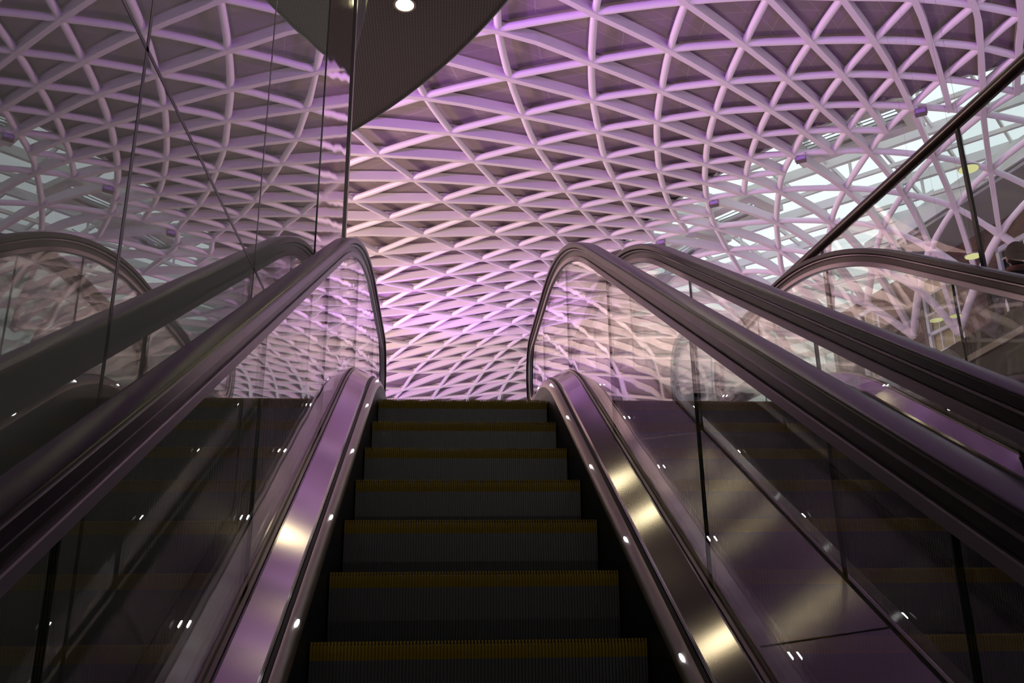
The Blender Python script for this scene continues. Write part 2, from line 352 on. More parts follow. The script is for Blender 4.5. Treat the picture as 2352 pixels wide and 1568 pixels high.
NODE_TXT = '''-22,8,22.78,-5.60,10.48;-21,7,20.27,-7.22,10.03;-21,8,21.63,-4.08,10.87;-20,7,19.18,-5.63,10.48;-20,8,20.57,-2.53,11.21;-20,9,21.72,0.62,11.70;-19,6,16.51,-6.99,10.03;-19,7,18.18,-4.00,10.87;-19,8,19.61,-0.95,11.48;-19,9,20.80,2.16,11.86;-18,6,15.59,-5.29,10.48;-18,7,17.29,-2.35,11.21;-18,8,18.75,0.66,11.70;-18,9,20.00,3.82,11.96;-18,10,20.88,6.59,12.00;-17,5,12.80,-6.37,10.03;-17,6,14.76,-3.57,10.87;-17,7,16.50,-0.69,11.48;-17,8,17.98,2.27,11.86;-17,9,19.22,5.29,12.00;-17,10,20.02,7.72,12.00;-16,5,12.05,-4.60,10.47;-16,6,14.04,-1.87,11.20;-16,7,15.78,0.94,11.69;-16,8,17.32,3.93,11.96;-16,9,18.44,6.57,12.00;-16,10,19.18,8.74,12.00;-16,11,19.65,10.58,12.00;-16,12,19.94,12.20,12.00;-15,4,9.17,-5.41,10.01;-15,5,11.40,-2.88,10.85;-15,6,13.39,-0.23,11.46;-15,7,15.15,2.53,11.84;-15,8,16.67,5.41,12.00;-15,9,17.71,7.77,12.00;-15,10,18.41,9.74,12.00;-15,11,18.87,11.44,12.00;-15,12,19.17,12.97,12.00;-15,13,19.35,14.41,12.00;-14,4,8.60,-3.68,10.44;-14,5,10.84,-1.22,11.16;-14,6,12.85,1.40,11.67;-14,7,14.68,4.25,11.95;-14,8,16.08,6.80,12.00;-14,9,17.04,8.92,12.00;-14,10,17.70,10.72,12.00;-14,11,18.15,12.31,12.00;-14,12,18.46,13.77,12.00;-14,13,18.68,15.17,12.00;-13,3,5.68,-4.25,9.96;-13,4,8.15,-1.98,10.80;-13,5,10.40,0.49,11.43;-13,6,12.43,3.11,11.83;-13,7,14.24,5.86,12.00;-13,8,15.52,8.12,12.00;-13,9,16.41,10.02,12.00;-13,10,17.04,11.68,12.00;-13,11,17.49,13.18,12.00;-13,12,17.82,14.59,12.00;-13,13,18.07,15.96,12.00;-13,15,18.47,18.57,11.82;-12,3,5.33,-2.49,10.39;-12,4,7.80,-0.20,11.14;-12,5,10.07,2.25,11.66;-12,6,12.18,4.93,11.95;-12,7,13.82,7.34,12.00;-12,8,14.99,9.36,12.00;-12,9,15.83,11.08,12.00;-12,10,16.43,12.62,12.00;-12,11,16.88,14.05,12.00;-12,12,17.23,15.42,12.00;-11,2,2.40,-2.73,9.92;-11,3,5.08,-0.65,10.79;-11,4,7.56,1.61,11.43;-11,5,9.84,4.03,11.83;-11,6,11.92,6.59,12.00;-11,7,13.41,8.72,12.00;-11,8,14.49,10.52,12.00;-11,9,15.27,12.11,12.00;-11,10,15.86,13.56,12.00;-11,11,16.33,14.93,12.00;-11,13,17.05,17.58,11.99;-11,15,17.66,19.99,11.42;-11,17,18.11,21.57,10.10;-10,2,2.25,-0.85,10.39;-10,3,4.93,1.20,11.14;-10,4,7.42,3.43,11.66;-10,5,9.79,5.88,11.95;-10,6,11.65,8.11,12.00;-10,7,13.01,10.00,12.00;-10,8,14.01,11.64,12.00;-10,9,14.76,13.11,12.00;-10,10,15.35,14.49,12.00;-10,11,15.83,15.83,12.00;-9,1,-0.68,-0.77,9.93;-9,2,2.19,1.05,10.79;-9,3,4.88,3.05,11.43;-9,4,7.39,5.23,11.83;-9,5,9.70,7.56,12.00;-9,6,11.39,9.53,12.00;-9,7,12.63,11.22,12.00;-9,8,13.56,12.72,12.00;-9,9,14.29,14.11,12.00;-9,10,14.88,15.43,12.00;-9,11,15.40,16.73,12.00;-9,13,16.30,19.22,11.83;-9,15,17.06,21.25,10.78;-8,1,-0.64,1.16,10.40;-8,2,2.23,2.92,11.14;-8,3,4.93,4.88,11.66;-8,4,7.52,7.07,11.95;-8,5,9.59,9.11,12.00;-8,6,11.12,10.85,12.00;-8,7,12.27,12.38,12.00;-8,8,13.16,13.78,12.00;-8,9,13.87,15.09,12.00;-8,10,14.48,16.37,12.00;-7,0,-3.53,1.55,9.95;-7,1,-0.50,3.06,10.81;-7,2,2.37,4.78,11.44;-7,3,5.07,6.68,11.83;-7,4,7.60,8.76,12.00;-7,5,9.47,10.55,12.00;-7,6,10.86,12.11,12.00;-7,7,11.93,13.51,12.00;-7,8,12.79,14.82,12.00;-7,9,13.51,16.08,12.00;-7,11,14.73,18.54,11.99;-7,13,15.80,20.78,11.42;-7,15,16.54,22.24,10.12;-6,0,-3.31,3.48,10.42;-6,1,-0.28,4.94,11.16;-6,2,2.60,6.60,11.67;-6,3,5.39,8.51,11.95;-6,4,7.65,10.32,12.00;-6,5,9.33,11.90,12.00;-6,6,10.62,13.31,12.00;-6,7,11.53,14.55,12.02;-6,8,12.31,15.89,12.02;-6,9,13.09,17.19,12.01;-5,-1,-6.15,4.20,9.98;-5,0,-2.99,5.38,10.83;-5,1,0.04,6.78,11.45;-5,2,2.92,8.39,11.84;-5,3,5.64,10.20,12.00;-5,4,7.66,11.78,12.00;-5,5,9.20,13.19,12.00;-5,6,10.43,14.34,12.02;-5,7,11.30,15.63,12.01;-5,8,12.11,16.93,12.00;-5,9,12.82,18.10,12.01;-5,11,14.35,20.42,11.84;-5,13,15.48,22.18,10.80;-4,-1,-5.74,6.11,10.45;-4,0,-2.58,7.24,11.18;-4,1,0.44,8.58,11.68;-4,2,3.41,10.19,11.95;-4,3,5.83,11.76,12.00;-4,4,7.82,12.94,12.05;-4,5,9.11,14.22,12.02;-4,6,10.15,15.55,12.03;-4,7,11.07,16.79,12.02;-4,8,11.93,18.00,12.04;-3,-2,-8.52,7.14,10.02;-3,-1,-5.25,7.98,10.85;-3,0,-2.09,9.06,11.46;-3,1,0.93,10.35,11.85;-3,2,3.81,11.86,12.00;-3,3,6.24,12.80,12.02;-3,4,7.65,14.24,12.00;-3,5,8.89,15.51,12.00;-3,6,9.98,16.76,12.05;-3,7,10.90,17.88,12.00;-3,9,12.65,20.12,12.01;-3,11,14.16,21.94,11.49;-3,13,15.34,23.34,9.89;-2,-2,-7.94,9.02,10.48;-2,-1,-4.68,9.81,11.20;-2,0,-1.53,10.83,11.69;-2,1,1.58,12.12,11.96;-2,2,4.66,13.02,12.06;-2,3,6.20,14.36,12.05;-2,4,7.58,15.65,12.03;-2,5,8.77,16.78,12.04;-2,6,9.86,17.92,12.04;-2,7,10.81,18.98,12.02;-1,-3,-10.63,10.37,10.05;-1,-2,-7.28,10.86,10.88;-1,-1,-4.03,11.59,11.48;-1,0,-0.89,12.56,11.85;-1,1,2.70,13.21,12.01;-1,2,4.60,14.58,12.03;-1,3,6.19,15.84,12.05;-1,4,7.55,16.97,12.04;-1,5,8.73,18.00,12.03;-1,6,9.83,19.00,12.02;-1,7,10.86,19.98,12.04;-1,9,12.69,21.88,11.85;-1,11,14.08,23.33,10.86;-1,13,15.22,24.52,8.67;0,-3,-9.88,12.21,10.50;0,-2,-6.55,12.65,11.21;0,-1,-3.31,13.33,11.70;0,0,0.64,13.88,12.02;0,1,2.84,15.03,12.04;0,2,4.65,16.12,12.05;0,3,6.20,17.16,12.01;0,4,7.57,18.15,12.01;0,5,8.79,19.12,12.03;0,6,9.88,20.01,12.01;1,-4,-12.45,13.85,10.06;1,-3,-9.07,13.99,10.89;1,-2,-5.76,14.38,11.49;1,-1,-2.52,15.00,11.86;1,0,0.92,15.66,12.04;1,1,3.03,16.64,12.05;1,2,4.81,17.59,12.05;1,3,6.30,18.39,12.01;1,4,7.67,19.35,12.03;1,5,8.89,20.21,12.03;1,7,11.05,21.93,12.01;1,9,12.72,23.31,11.49;1,11,14.19,24.49,10.04;2,-4,-11.55,15.62,10.51;2,-3,-8.19,15.71,11.22;2,-2,-4.89,16.04,11.71;2,-1,-1.18,16.44,12.00;2,0,1.27,17.26,12.02;2,1,3.29,18.06,12.05;2,2,4.98,18.80,12.00;2,3,6.49,19.67,12.03;2,4,7.82,20.41,12.02;2,5,8.99,21.15,12.03;3,-5,-13.96,17.53,10.06;3,-4,-10.57,17.31,10.89;3,-3,-7.23,17.35,11.49;3,-2,-3.94,17.63,11.86;3,-1,-0.62,18.14,12.04;3,0,1.70,18.77,12.05;3,1,3.63,19.34,12.03;3,2,5.27,20.04,12.03;3,3,6.74,20.79,12.04;3,4,8.03,21.42,12.03;3,5,9.23,22.15,12.03;3,7,11.32,23.62,11.82;3,9,12.96,24.70,10.87;3,11,14.32,25.46,8.90;4,-5,-12.89,19.19,10.50;4,-4,-9.53,18.92,11.22;4,-3,-6.20,18.90,11.71;4,-2,-2.63,19.31,12.02;4,-1,-0.01,19.59,12.02;4,0,2.13,20.05,12.01;4,1,3.99,20.59,12.01;4,2,5.58,21.16,12.01;4,3,7.00,21.78,12.04;4,4,8.30,22.40,12.04;5,-6,-15.10,21.33,10.05;5,-5,-11.75,20.76,10.89;5,-4,-8.41,20.44,11.49;5,-3,-5.10,20.36,11.86;5,-2,-1.85,20.69,12.01;5,-1,0.61,20.87,12.00;5,0,2.69,21.27,12.01;5,1,4.45,21.76,12.05;5,2,5.95,22.22,12.03;5,3,7.33,22.75,12.02;5,5,9.80,23.98,11.98;5,7,11.80,25.11,11.36;5,9,13.19,25.84,10.06;6,-6,-13.86,22.84,10.49;6,-5,-10.54,22.22,11.21;6,-4,-7.22,21.85,11.70;6,-3,-3.68,21.99,11.97;6,-2,-1.01,22.00,12.03;6,-1,1.26,22.19,12.05;6,0,3.22,22.44,12.05;6,1,4.91,22.82,12.04;6,2,6.36,23.17,12.01;6,3,7.70,23.68,12.02;7,-7,-15.85,25.17,10.03;7,-6,-12.56,24.25,10.87;7,-5,-9.26,23.58,11.48;7,-4,-5.96,23.16,11.86;7,-3,-2.73,23.24,12.00;7,-2,-0.21,23.15,12.01;7,-1,1.93,23.28,12.04;7,0,3.76,23.40,12.01;7,1,5.39,23.75,12.03;7,2,6.82,24.07,12.03;7,3,8.08,24.49,12.01;7,5,10.44,25.58,11.81;7,7,12.31,26.35,10.69;8,-7,-14.45,26.52,10.47;8,-6,-11.19,25.56,11.20;8,-5,-7.91,24.84,11.70;8,-4,-4.53,24.36,11.96;8,-3,-1.76,24.34,12.00;8,-2,0.59,24.25,12.04;8,-1,2.61,24.23,12.02;8,0,4.35,24.42,12.04;8,1,5.88,24.56,12.01;8,2,7.29,24.86,12.01;9,-8,-16.18,29.02,10.01;9,-7,-12.99,27.76,10.86;9,-6,-9.76,26.75,11.48;9,-5,-6.51,25.98,11.86;9,-4,-3.24,25.46,12.00;9,-3,-0.78,25.39,12.00;9,-2,1.39,25.23,12.02;9,-1,3.28,25.16,12.02;9,0,4.97,25.31,12.04;9,1,6.42,25.44,12.02;9,3,8.98,26.16,12.01;9,5,10.98,26.80,11.46;9,7,12.65,27.33,10.02;10,-8,-14.63,30.19,10.46;10,-7,-11.48,28.89,11.20;10,-6,-8.28,27.83,11.70;10,-5,-4.96,27.00,11.96;10,-4,-2.24,26.84,12.02;10,-3,0.17,26.37,12.03;10,-2,2.19,26.16,12.03;10,-1,3.84,26.17,12.00;10,0,5.52,26.00,12.00;10,1,6.73,26.50,12.00;11,-9,-16.09,32.83,9.99;11,-8,-13.03,31.25,10.85;11,-7,-9.92,29.91,11.47;11,-6,-6.75,28.81,11.86;11,-5,-3.55,27.95,12.00;11,-4,-1.12,27.67,12.03;11,-3,1.10,27.22,12.03;11,-2,2.98,26.97,12.02;11,-1,4.46,27.06,12.00;11,0,5.90,27.16,12.00;11,1,7.28,27.31,12.00;11,3,9.80,27.45,11.81;11,5,11.87,28.03,10.66;12,-9,-14.41,33.81,10.45;12,-8,-11.40,32.19,11.19;12,-7,-8.32,30.81,11.69;12,-6,-5.09,29.64,11.96;12,-5,-2.43,29.23,12.01;12,-4,-0.05,28.45,12.02;12,-3,2.03,27.94,12.02;12,-2,3.59,27.92,12.00;12,-1,5.09,27.90,12.00;12,0,6.50,27.96,12.00;13,-10,-15.58,36.56,9.99;13,-9,-12.70,34.67,10.85;13,-8,-9.73,33.01,11.47;13,-7,-6.68,31.59,11.86;13,-6,-3.58,30.41,12.00;13,-5,-1.18,29.85,12.00;13,-4,1.00,29.09,12.00;13,-3,2.92,28.62,12.00;13,-2,4.30,28.74,12.00;13,-1,5.75,28.69,12.00;13,1,8.46,28.75,11.97;13,3,10.84,28.87,11.31;13,5,12.39,28.94,9.97;14,-10,-13.80,37.34,10.45;14,-9,-10.96,35.41,11.20;14,-8,-8.03,33.72,11.70;14,-7,-4.94,32.23,11.96;14,-6,-2.38,31.60,12.03;14,-5,-0.03,30.51,12.01;14,-4,2.01,29.78,12.03;14,-3,3.53,29.65,12.00;14,-2,5.02,29.49,12.00;14,-1,6.43,29.42,12.00;15,-11,-14.68,40.17,10.00;15,-10,-12.00,37.99,10.86;15,-9,-9.21,36.04,11.48;15,-8,-6.32,34.32,11.86;15,-7,-3.36,32.83,12.00;15,-6,-1.03,32.10,12.03;15,-5,1.11,31.02,12.01;15,-4,2.97,30.34,12.03;15,-3,4.32,30.37,12.00;15,-2,5.76,30.19,12.00;15,-1,7.14,30.08,12.00;15,1,9.73,29.95,11.75;15,3,11.79,29.83,10.61;16,-11,-12.83,40.74,10.46;16,-10,-10.20,38.54,11.20;16,-9,-7.45,36.56,11.70;16,-8,-4.52,34.76,11.96;16,-7,-2.07,33.86,12.03;16,-6,0.22,32.53,12.03;16,-5,2.20,31.50,12.00;16,-4,3.65,31.34,12.00;16,-3,5.12,31.03,12.00;16,-2,6.52,30.83,12.00;17,-12,-13.43,43.64,10.00;17,-11,-10.98,41.21,10.86;17,-10,-8.40,38.98,11.48;17,-9,-5.70,36.97,11.86;17,-8,-2.89,35.18,12.00;17,-7,-0.65,34.13,12.02;17,-6,1.43,32.83,12.01;17,-5,3.23,32.04,12.03;17,-4,4.51,31.96,12.00;17,-3,5.93,31.64,12.00;17,-1,8.61,31.21,11.97;17,1,11.01,30.89,11.26;17,3,12.53,30.63,9.85;18,-12,-11.54,44.02,10.46;18,-11,-9.14,41.56,11.20;18,-10,-6.61,39.31,11.70;18,-9,-3.87,37.22,11.96;18,-8,-1.53,36.01,12.02;18,-7,0.67,34.34,12.00;18,-6,2.56,33.28,12.03;18,-5,3.94,32.99,12.00;18,-4,5.37,32.54,12.00;18,-3,6.74,32.20,12.00;19,-13,-11.85,46.97,10.01;19,-12,-9.65,44.30,10.86;19,-11,-7.31,41.82,11.48;19,-10,-4.82,39.54,11.86;19,-9,-2.43,38.08,12.00;19,-8,-0.06,36.04,12.01;19,-7,1.93,34.61,12.02;19,-6,3.39,34.12,12.00;19,-5,4.85,33.52,12.00;19,-4,6.23,33.06,12.00;19,-3,7.57,32.69,12.00;19,-1,10.12,32.09,11.72;19,1,12.17,31.61,10.46;20,-13,-9.93,47.16,10.47;20,-12,-7.79,44.47,11.21;20,-11,-5.49,41.97,11.70;20,-10,-2.98,39.62,11.96;20,-9,-0.76,37.93,12.00;20,-8,1.31,36.22,12.03;20,-7,3.11,34.83,12.02;20,-6,4.38,34.61,12.00;20,-5,5.76,34.02,12.00;20,-4,7.10,33.54,12.00;21,-14,-9.93,50.13,10.01;21,-13,-8.02,47.25,10.87;21,-12,-5.94,44.55,11.49;21,-11,-3.69,42.03,11.86;21,-10,-1.43,40.11,12.03;21,-9,0.74,37.82,12.01;21,-8,2.60,36.25,12.02;21,-7,3.95,35.80,12.00;21,-6,5.34,35.06,12.00;21,-5,6.67,34.46,12.00;21,-3,9.24,33.50,11.96;21,-1,11.56,32.73,11.18;21,1,13.05,32.24,9.64;22,-14,-8.00,50.12,10.47;22,-13,-6.14,47.23,11.21;22,-12,-4.11,44.52,11.71;22,-11,-2.07,42.71,11.95;22,-10,0.23,39.92,12.03;22,-9,2.14,37.87,12.01;22,-8,3.57,37.10,12.00;22,-7,4.97,36.19,12.00;22,-6,6.29,35.46,12.00;22,-5,7.58,34.85,12.00;23,-15,-7.70,53.08,10.02;23,-14,-6.09,50.02,10.87;23,-13,-4.29,47.12,11.49;23,-12,-2.48,44.26,11.88;23,-11,-0.27,42.32,12.00;23,-10,1.74,39.67,12.02;23,-9,3.25,38.53,12.00;23,-8,4.66,37.43,12.00;23,-7,5.98,36.55,12.00;23,-6,7.24,35.82,12.00;23,-5,8.49,35.18,12.00;23,-3,10.88,34.07,11.70;23,-1,12.82,33.21,10.37;24,-15,-5.76,52.88,10.48;24,-14,-4.21,49.82,11.22;24,-13,-2.47,46.91,11.71;24,-12,-0.61,44.30,11.97;24,-11,1.40,41.87,12.02;24,-10,3.15,39.47,12.02;24,-9,4.42,38.76,12.00;24,-8,5.73,37.72,12.00;24,-7,6.97,36.86,12.00;24,-6,8.19,36.12,12.00;25,-16,-5.16,55.78,10.04;25,-15,-3.87,52.58,10.89;25,-14,-2.37,49.52,11.50;25,-13,-0.68,46.60,11.87;25,-12,1.11,44.07,12.02;25,-11,2.90,41.27,12.02;25,-10,4.25,40.21,12.00;25,-9,5.55,38.98,12.00;25,-8,6.77,37.98,12.00;25,-7,7.96,37.12,12.00;25,-5,10.29,35.67,11.95;25,-3,12.41,34.45,11.15;25,-1,13.73,33.79,9.70;26,-16,-3.24,55.39,10.50;26,-15,-2.01,52.19,11.23;26,-14,-0.57,49.12,11.72;26,-13,1.12,46.12,11.97;26,-12,2.72,43.37,12.01;26,-11,4.17,41.79,12.00;26,-10,5.45,40.33,12.00;26,-9,6.65,39.17,12.00;26,-8,7.80,38.19,12.00;26,-7,8.93,37.33,12.00;27,-17,-2.34,58.21,10.05;27,-16,-1.38,54.90,10.90;27,-15,-0.21,51.70,11.50;27,-14,1.18,48.64,11.87;27,-13,2.77,45.71,12.00;27,-12,4.18,43.50,12.00;27,-11,5.44,41.79,12.00;27,-10,6.60,40.43,12.00;27,-9,7.71,39.32,12.00;27,-8,8.81,38.35,12.00;27,-7,9.90,37.48,12.00;27,-5,12.02,35.93,11.68;27,-3,13.71,34.78,10.40;28,-17,-0.47,57.63,10.51;28,-16,0.43,54.32,11.24;28,-15,1.55,51.13,11.72;28,-14,2.93,47.98,11.97;28,-13,4.29,45.37,12.00;28,-12,5.52,43.36,12.00;28,-11,6.65,41.79,12.00;28,-10,7.72,40.51,12.00;28,-9,8.76,39.43,12.00;28,-8,9.81,38.47,12.00;29,-18,0.72,60.35,10.07;29,-17,1.34,56.96,10.91;29,-16,2.18,53.66,11.51;29,-15,3.25,50.47,11.88;29,-14,4.53,47.41,12.00;29,-13,5.71,45.07,12.00;29,-12,6.79,43.24,12.00;29,-11,7.81,41.78,12.00;29,-10,8.80,40.56,12.00;29,-9,9.79,39.50,12.00;29,-7,11.78,37.63,11.95;29,-5,13.59,36.08,11.16;29,-3,14.68,35.36,9.97;30,-18,2.52,59.58,10.53;30,-17,3.08,56.20,11.25;30,-16,3.87,52.92,11.73;30,-15,4.92,49.64,11.97;30,-14,6.01,46.91,12.00;30,-13,7.03,44.80,12.00;30,-12,8.00,43.13,12.00;30,-11,8.93,41.76,12.00;30,-10,9.86,40.58,12.00;30,-9,10.80,39.52,12.00;31,-19,3.99,62.17,10.09;31,-18,4.26,58.74,10.93;31,-17,4.76,55.37,11.52;31,-16,5.50,52.10,11.88;31,-15,6.46,48.92,12.00;31,-14,7.39,46.48,12.00;31,-13,8.29,44.56,12.00;31,-12,9.15,43.01,12.00;31,-11,10.02,41.70,12.00;31,-10,10.89,40.55,12.00;31,-9,11.78,39.50,12.00;31,-7,13.52,37.65,11.70;31,-5,14.88,36.41,10.65;32,-19,5.71,61.23,10.55;32,-18,5.92,57.82,11.26;32,-17,6.37,54.47,11.73;32,-16,7.08,51.11,11.97;32,-15,7.89,48.29,12.00;32,-14,8.69,46.09,12.00;32,-13,9.48,44.33,12.00;32,-12,10.27,42.88,12.00;32,-11,11.07,41.62,12.00;32,-10,11.90,40.49,12.00;33,-20,7.44,63.68,10.10;33,-19,7.35,60.23,10.94;33,-18,7.51,56.83,11.53;33,-17,7.91,53.50,11.88;33,-16,8.54,50.25,12.00;33,-15,9.22,47.72,12.00;33,-14,9.91,45.73,12.00;33,-13,10.62,44.11,12.00;33,-12,11.34,42.73,12.00;33,-11,12.09,41.52,12.00;33,-9,13.64,39.44,11.96;33,-7,15.04,37.77,11.34'''

# ------------------------------------------------------------------ camera (standing on the escalator, looking up)
f_px, pitch, yaw, roll = 2086.3, 0.32806, 0.07922, -0.01391
cp, sp_ = math.cos(pitch), math.sin(pitch); cy, sy = math.cos(yaw), math.sin(yaw)
fwd = Vector((sy*cp, cy*cp, sp_)); rgt = Vector((cy, -sy, 0)); upv = rgt.cross(fwd)
r2 = rgt*math.cos(roll) + upv*math.sin(roll); u2 = -rgt*math.sin(roll) + upv*math.cos(roll)
cam = bpy.data.cameras.new('camera'); co = bpy.data.objects.new('camera', cam); link(co)
mat = Matrix((r2, u2, -fwd)).transposed().to_4x4(); mat.translation = Vector((-0.1197, 0, -0.0314))
co.matrix_world = mat
cam.sensor_width = 36; cam.lens = f_px/2352*36; cam.clip_start = .03; cam.clip_end = 300
bpy.context.scene.camera = co

# ------------------------------------------------------------------ escalator
YB, YT = -1.3, 8.0           # built length in plan
def step_mesh(part):
    """ribbed step: tread, nosing and riser; part = 'body' or 'edge'"""
    m = MB(); P = .010; n = 100
    if part == 'body':
        rid = [[(.40, 0), (.034, 0)], [(.004, -.052), (.010, -.16), (.03, -.26)]]
        gro = [[(.40, -.011), (.034, -.011)], [(.013, -.052), (.019, -.16), (.039, -.26)]]
    else:
        rid = [[(.034, .0), (.004, .0), (0, -.006), (.001, -.03), (.004, -.052)]]
        gro = [[(.034, -.011), (.016, -.011), (.011, -.013), (.011, -.03), (.013, -.052)]]
    cols = []
    for i in range(n):
        x = -.5 + P*i
        cols += [(x+.0028, 0), (x+.0028, 1), (x+.0078, 1), (x+.0078, 0)]
    cols = [(-.5, 0)] + cols + [(.5, 0)]
    for s in range(len(rid)):
        k = len(rid[s]); vs = []
        for x, t in cols:
            vs += [(x, y, z) for y, z in (rid[s] if t else gro[s])]
        fs = [(i*k+j, i*k+j+1, (i+1)*k+j+1, (i+1)*k+j) for i in range(len(cols)-1) for j in range(k-1)]
        m.add(vs, fs)
    if part == 'body':
        m.box(-.498, .498, .05, .40, -.06, -.02)
    return m

def rail_path(s_in):
    """(Y, Z) of the handrail centre line, s_in above the nosing line, with the newel turn-round"""
    p = [(y, zp(y, 1.0)+s_in) for y in ys(YB, 7.60, .10)]
    zc = 1.5 + s_in; r = .33
    for a in range(1, 19):
        t = math.pi*a/18
        p.append((7.60 + r*math.sin(t), zc - r + r*math.cos(t)))
    for y in (7.45, 7.3, 7.15): p.append((y, zc-2*r))
    return p
RAIL = [(-.042,-.028),(-.042,-.006),(-.038,-.001),(-.03,.001),(0,.003),(.03,.001),(.038,-.001),(.042,-.006),(.042,-.028),(.030,-.031),(-.030,-.031)]
BAND = [(-.022,-.030),(.022,-.030),(.029,-.036),(.029,-.043),(.022,-.048),(-.022,-.048),(-.029,-.043),(-.029,-.036)]
GUIDE = [(-.015,-.046),(.015,-.046),(.015,-.080),(-.015,-.080)]
PROF = [(-.021,-.078),(.021,-.078),(.022,-.082),(.021,-.106),(.014,-.110),(-.014,-.110),(-.021,-.106),(-.022,-.082)]
JOINTS = [-1.3, .03, 1.37, 2.70, 4.04, 5.40, 6.75]
GX = .670

def build_escalator():
    root = thing('escalator', (0, YB, zp(YB)-1.0),
                 'central escalator rising straight ahead between two glass balustrades, empty dark steps with yellow edges', 'escalator', 'pair of escalators side by side')
    # steps
    sb = step_mesh('body').build('step', M['step'], None)
    eb = step_mesh('edge').build('yellow_edge', M['yellow'], None)
    first = True
    for k in range(-8, 11):
        y = Y1 + .4*k; z = zp(y, .26)
        o = sb if first else sb.copy(); e = eb if first else eb.copy()
        if not first: COL.objects.link(o); COL.objects.link(e)
        o.parent = root; o.location = Vector((0, y, z)) - root.location
        e.parent = o; e.location = (0, 0, 0)
        first = False
    mk_comb = MB().box(-.505, .505, 6.95, 8.6, 1.47, 1.502)
    mk_comb.build('comb_plate', M['comb'], root)
    for sg in (-1, 1):
        p = rail_path(1.106)
        hr = sweep(p, RAIL, sg*.675).build('handrail', M['rubber'], root, True)
        sweep(p[:-1], BAND, sg*.675).build('guide_band', M['alu'], hr, True)
        sweep(p[:-1], GUIDE, sg*.675).build('guide_recess', M['guide'], hr)
        sweep(p[:-2], PROF, sg*.675).build('rail_profile', M['alu'], root)
        # glass panels following the line, the last one rounded at the newel
        for a, b in zip(JOINTS, JOINTS[1:] + [7.60]):
            last = b == 7.60
            Y = ys(a+.003, b-(.0 if last else .003), .1)
            top = [(y, zp(y, 1.0)+.985) for y in Y]; bot = [(y, zp(y)+.17) for y in Y]
            m = MB(); n = len(Y); vs = []
            if last:
                zc = 1.5+1.106; r = .33-.115
                ext = [(7.60 + r*math.sin(math.pi*q/14), zc - .33 + r*math.cos(math.pi*q/14)) for q in range(1, 15)]
                # lower return edge back to the deck
                poly = bot + [(7.78, zp(7.7)+.17)] + list(reversed(ext)) + list(reversed(top))
                x0, x1 = sg*GX-.006, sg*GX+.006; N = len(poly)
                vs = [(x0, y, z) for y, z in poly] + [(x1, y, z) for y, z in poly]
                fs = [tuple(range(N)), tuple(range(2*N-1, N-1, -1))] + [(i, (i+1) % N, (i+1) % N+N, i+N) for i in range(N)]
                m.add(vs, fs)
            else:
                x0, x1 = sg*GX-.006, sg*GX+.006
                for x in (x0, x1):
                    b0 = len(m.v)
                    m.add([(x, y, z) for y, z in bot] + [(x, y, z) for y, z in top], [(i, i+1, n+i+1, n+i) for i in range(n-1)])
            m.build('glass_panel', M['glass'], root)
        for j in JOINTS[1:]:
            MB().box(sg*GX-.006, sg*GX+.006, j-.0025, j+.0025, zp(j)+.17, zp(j, 1.0)+.985).build('glass_joint', M['edge'], root)
        # skirt, light moulding, groove, inner deck, trim
        strip([(sg*.505, -.50), (sg*.505, .105), (sg*.512, .112), (sg*.512, -.5)], YB, YT, .55, close=True).build('skirt_panel', M['skirt'], root)
        strip([(sg*.504, .104), (sg*.507, .118), (sg*.516, .134), (sg*.528, .150), (sg*.536, .156), (sg*.538, .13)], YB, YT, .55).build('light_moulding', M['trim'], root, True)
        strip([(sg*.535, .13), (sg*.537, .150), (sg*.548, .160), (sg*.552, .172)], YB, YT, .58).build('deck_groove', M['groove'], root)
        strip([(sg*.550, .168), (sg*.556, .178), (sg*.640, .224), (sg*.646, .224), (sg*.646, .15), (sg*.55, .10)], YB, YT, .62, close=True).build('inner_deck', M['deck'], root)
        strip([(sg*.648, .215), (sg*.650, .230), (sg*.660, .230), (sg*.662, .20), (sg*.678, .20), (sg*.680, .230), (sg*.690, .230), (sg*.692, .19), (sg*.67, .12)], YB, YT, .62, close=True).build('glass_clamp', M['trim'], root)
        # skirt lights
        for q in range(-3, 9):
            y = 2.50 + .665*q if sg > 0 else 2.68 + .665*q
            if y < YB+.1 or y > 7.6: continue
            z = zp(y, .55)+.128
            m = MB(); R = 8; vs = []; fs = []
            tx = Vector((0, .866, .5)) if y < 5 else Vector((0, 1, 0)); up = Vector((-sg*.78, 0, .62)); sd = tx.cross(up)
            c0 = Vector((sg*.517, y, z+.008))
            ring0 = [c0 + tx*.020*math.cos(2*math.pi*w/12) + sd*.0048*math.sin(2*math.pi*w/12) for w in range(12)]
            ring1 = [c0 + up*.004 + (v-c0)*.8 for v in ring0]
            m.add(ring0+ring1, [(w, (w+1) % 12, (w+1) % 12+12, w+12) for w in range(12)] + [tuple(range(12, 24))])
            m.build('skirt_light', M['led'], root)
    # truss casing under the steps
    strip([(-.62, -.42), (.62, -.42), (.62, -1.0), (-.62, -1.0)], YB, YT, .6, close=True).build('truss_casing', M['dark'], root)
    return root

def copy_tree(o, parent=None):
    c = o.copy(); COL.objects.link(c); c.parent = parent
    for ch in list(o.children): copy_tree(ch, c)
    return c
esc = build_escalator()
CB = 1.75
esc2 = copy_tree(esc)
esc2.location.x = CB
esc2['label'] = 'right-hand escalator beyond the purple cladding, its dark steps seen through a glass balustrade'

